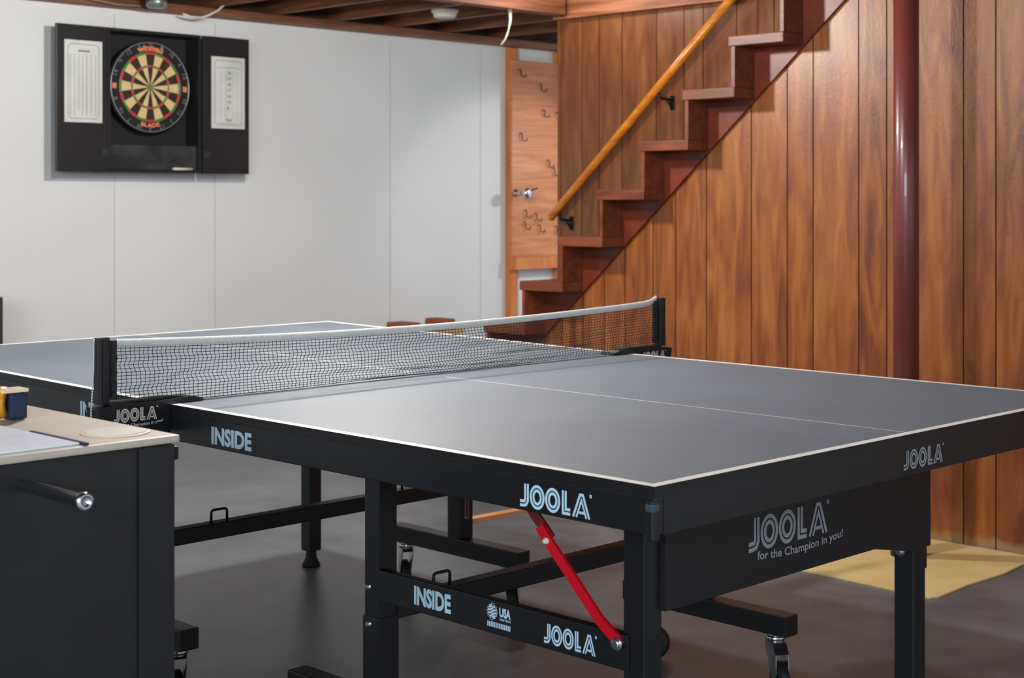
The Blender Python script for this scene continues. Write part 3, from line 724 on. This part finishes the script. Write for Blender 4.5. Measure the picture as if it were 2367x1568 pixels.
# caster bars
def caster(px, py, ang, parent):
    b = MB(); b.box(px - .022, px + .022, py - .019, py + .019, .1465, .1497, M['chrome']); 
    b.lathe([(0.021, 0), (0.024, .004), (0.024, .010), (0.019, .016)], (px, py, .1465), (0, 0, -1), M['chrome'], 24)
    ca, sa = math.cos(ang), math.sin(ang); R_ = lambda x, y, z: (px + x * ca - y * sa, py + x * sa + y * ca, z)
    for s_ in (-1, 1):
        pts = [(-.024, .132), (.022, .132), (.040, .108), (.042, .060), (.034, .040), (.022, .040), (-.004, .085), (-.022, .112)]
        A_ = [b.bm.verts.new(R_(x, s_ * .0175, z)) for x, z in pts]; B_ = [b.bm.verts.new(R_(x, s_ * .0145, z)) for x, z in pts]
        fs = [b.bm.faces.new(A_), b.bm.faces.new(B_[::-1])] + [b.bm.faces.new((A_[i], B_[i], B_[(i + 1) % 8], A_[(i + 1) % 8])) for i in range(8)]
        b._fin(fs, M['chrome'], .5); bmesh.ops.recalc_face_normals(b.bm, faces=fs)
    k_ = [R_(-.024, -.0175, .132), R_(.024, -.0175, .132), R_(.024, .0175, .132), R_(-.024, .0175, .132)]; b.quad(k_, M['chrome'])
    k_ = [R_(.022, -.0175, .132), R_(.041, -.0175, .107), R_(.041, .0175, .107), R_(.022, .0175, .132)]; b.quad(k_, M['chrome'])
    o = b.build('caster', parent)
    b = MB(); c = Vector(R_(.028, 0, .0445)); ax = Vector((-sa, ca, 0))
    b.lathe([(0.010, -.012), (0.036, -.012), (0.0435, -.008), (0.0435, .008), (0.036, .012), (0.010, .012)], c, ax, M['rubber'], 28)
    b.lathe([(0.005, -.020), (0.005, .020)], c, ax, M['zinc'], 10); b.build('caster_wheel', parent)
for (x0, x1, yc, angs) in ((-.740, -.187, .533, (2.6, 2.2)), (.226, .742, .508, (.5, -.55)), (-.740, -.183, -.578, (2.4, 2.7)), (.226, .742, -.578, (2.3, .4))):
    b = MB(); b.box(x0, x1, yc - .0255, yc + .0255, .150, .200, M['black'], bevel=.003); cbx = b.build('caster_bar', T)
    for x_, a_ in ((x0 + .048, angs[0]), (x1 - .048, angs[1])): caster(x_, yc, a_, cbx)

# ============================================================ NET
NT = thing('table_tennis_net', (0, 0, ZT), 'black mesh net with a white top tape clamped across the table', 'net')
ny, nz_ = 158, 18
b = MB(); vs = []
for i in range(ny + 1):
    y = -.879 + 1.767 * i / ny; row = []
    for j in range(nz_ + 1):
        t = j / nz_
        bun = 0.42 * math.exp(-((y - .12) / .55) ** 2)
        tt = t + bun * (t ** 2 - t) * (1 - t) * 1.6
        z = 0.7635 + (0.8945 - 0.7635 - 0.020 * (1 - (y / .89) ** 2)) * tt
        env = math.sin(math.pi * t)
        xx = env * (0.006 * math.sin(y * 9 + 7 * t) + 0.004 * math.sin(y * 23 - 11 * t) + .003 * math.sin(31 * t + y * 4))
        yy = y + env * (0.0035 * math.sin(y * 6 + 9 * t) + .002 * math.sin(17 * t + 15 * y))
        low = (1 - t) * bun
        xx += low * .02 * math.sin(t * 26 + y * 8)
        row.append(b.bm.verts.new((xx, yy, z)))
    vs.append(row)
fs = [b.bm.faces.new((vs[i][j], vs[i + 1][j], vs[i + 1][j + 1], vs[i][j + 1])) for i in range(ny) for j in range(nz_)]
b._fin(fs, M['net'], .5)
nm = b.build('net_mesh', NT); w_ = nm.modifiers.new('wire', 'WIREFRAME'); w_.thickness = 0.0020; w_.use_boundary = True; w_.use_even_offset = False
b = MB(); n = 60
sec = [(-.0022, 0), (-.0028, .0145), (.0, .0165), (.0028, .0145), (.0022, 0)]
prev = None
for i in range(n + 1):
    y = -.879 + 1.772 * i / n; z = 0.8905 - 0.020 * max(0, 1 - (y / .89) ** 2) + (0.010 * max(0, (i - n + 1.2)) if i > n - 2 else 0)
    ring = [b.bm.verts.new((a + .0008 * math.sin(y * 11), y, z + c)) for a, c in sec]
    if prev:
        for k in range(len(sec)): 
            f = b.bm.faces.new((prev[k], prev[(k + 1) % 5], ring[(k + 1) % 5], ring[k])); f.smooth = True; b._fin([f], M['tape'], .5)
    prev = ring
b.build('top_tape', NT, recalc=True)
for sy in (-1, 1):
    b = MB(); b.box(-.004, .004, min(sy * .879, sy * .897), max(sy * .879, sy * .897), .782, .904, M['cloth_black'], bevel=.002)
    for k in range(9): b.box(-.0048, .0048, min(sy * .880, sy * .896), max(sy * .880, sy * .896), .79 + k * .0125, .794 + k * .0125, M['cloth_black'])
    b.build('sleeve', NT)
    b = MB(); ya, yb = sorted((sy * .8975, sy * .926))
    b.prism([(-.010, ya), (.010, ya), (.012, ya + .006), (.012, yb - .004), (.006, yb), (-.008, yb)] if True else [], 'z', .772, .911, M['black'])
    b.box(.0122, .0155, (ya + yb) / 2 - .006, (ya + yb) / 2 + .006, .774, .908, M['black'], bevel=.002)
    b.build('post', NT)
    # clamp
    b = MB(); s_ = sy
    b.prism([(s_ * .935, .766), (s_ * .90, .7705), (s_ * .80, .7705), (s_ * .705, .7735), (s_ * .682, .7680), (s_ * .678, .7620), (s_ * .764, .7618), (s_ * .766, .7035), (s_ * .82, .7015), (s_ * .875, .712), (s_ * .93, .740)], 'x', -.026, .026, M['black'])
    b.prism([(s_ * .905, .7755), (s_ * .76, .777), (s_ * .72, .7735), (s_ * .90, .7705)], 'x', -.014, .014, M['cloth_black'])
    cl = b.build('clamp', NT)
    b = MB(); y0_ = -.900 if sy < 0 else .800
    P = faceP((.026, y0_, .733), (0, 1, 0), (0, 0, 1), .0008); logo(b, P, .105, .028, M['white_print'])
    b.mesh(fit_text('for the Champion in you!', .112, .0085, .02, .5), M['white_print'], lambda a, c, P=P: P(a + .006, c - .0125)); b.build('lettering', cl)
    # screw under the table
    b = MB(); b.lathe([(.008, 0), (.008, .045), (.018, .047), (.018, .062)], (0.0, sy * .745, .742), (0, 0, -1), M['black'], 16); b.build('clamp_screw', NT)
b = MB()
pth = [(-.004, -.9285, .910), (-.004, -.9295, .84), (-.003, -.934, .79), (-.002, -.937, .76), (-.002, -.938, .715)]
b.tube(pth, .0013, M['white_print'], 6)
for k in range(12): b.lathe([(.0005, -.0025), (.0028, 0), (.0005, .0025)], (-.002, -.9335 - .0003 * k, .80 - k * .0062), (0, 0, 1), M['white_print'], 8)
b.build('tension_cord', NT)

# ============================================================ GAME TABLE IN THE FOREGROUND
FX1, FY1 = 0.955, -1.352; FX0, FY0 = 0.24, -2.75
F = thing('football_game_table', ((FX0 + FX1) / 2, (FY0 + FY1) / 2, 0), 'black boxed table football table with beige rim at the lower left', 'game table')
b = MB(); b.box(FX0, FX1, FY0, FY1 - .001, 0.0, .848, M['black_panel'], bevel=.003); b.build('cabinet', F)
for yy in (FY1, FY0 + .058):
    b = MB(); b.box(FX1 + .0003, FX1 + .005, yy - .058, yy, 0.0, .846, M['black_panel'], bevel=.001); b.build('corner_board', F)
b = MB(); b.box(FX0 - .008, FX1 + .009, FY0 - .01, FY1 + .007, .8485, .860, M['beige'], bevel=.004); rim = b.build('rim', F)
b = MB(); b.box(FX0 + .05, FX1 - .008, FY0 + .12, -1.497, .8602, .8632, M['white_sheet'], bevel=.001); b.build('playfield', F)
b = MB(); b.box(.80, FX1 + .004, -1.496, -1.489, .8602, .8640, M['navy'], bevel=.001); b.build('navy_strip', F)
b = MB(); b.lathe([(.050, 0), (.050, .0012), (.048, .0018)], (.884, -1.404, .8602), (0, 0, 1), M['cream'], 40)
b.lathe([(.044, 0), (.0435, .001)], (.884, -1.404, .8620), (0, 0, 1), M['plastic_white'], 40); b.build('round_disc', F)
for k in range(6):
    yy = -1.584 - k * .19
    b = MB(); n = 28; x0, x1 = FX1, 1.118
    prof = [(.0085, 0), (.0085, x1 - x0 - .012), (.0115, x1 - x0 - .010), (.0115, x1 - x0), (.0055, x1 - x0), (.005, x1 - x0 - .03)]
    b.lathe(prof, (x0 + .0005, yy, .8165), (1, 0, 0), M['chrome'], n)
    b.build('rod', F)
b = MB(); b.box(FX1 - .03, FX1 + .001, FY1, FY1 + .010, .822, .842, M['rubber'], bevel=.003); b.build('bumper', F)
sc_ = thing('score_marker', (.654, -1.444, .8605), 'navy blue block with an amber ring on the beige rim at the left edge', 'score marker')
b = MB(); b.box(.640, .668, -1.458, -1.428, .8607, .903, M['navy'], bevel=.005); b.build('block', sc_)
b = MB(); b.box(.638, .670, -1.470, -1.427, .9032, .909, M['cream'], bevel=.002); b.build('cap', sc_)
b = MB(); b.lathe([(.016, -.018), (.024, -.014), (.026, 0), (.024, .014), (.016, .018), (.012, .0)], (.642, -1.466, .8875), (0.7, 0.7, 0), M['amber'], 28); b.build('ring', sc_)

print('objects', len(S.objects))
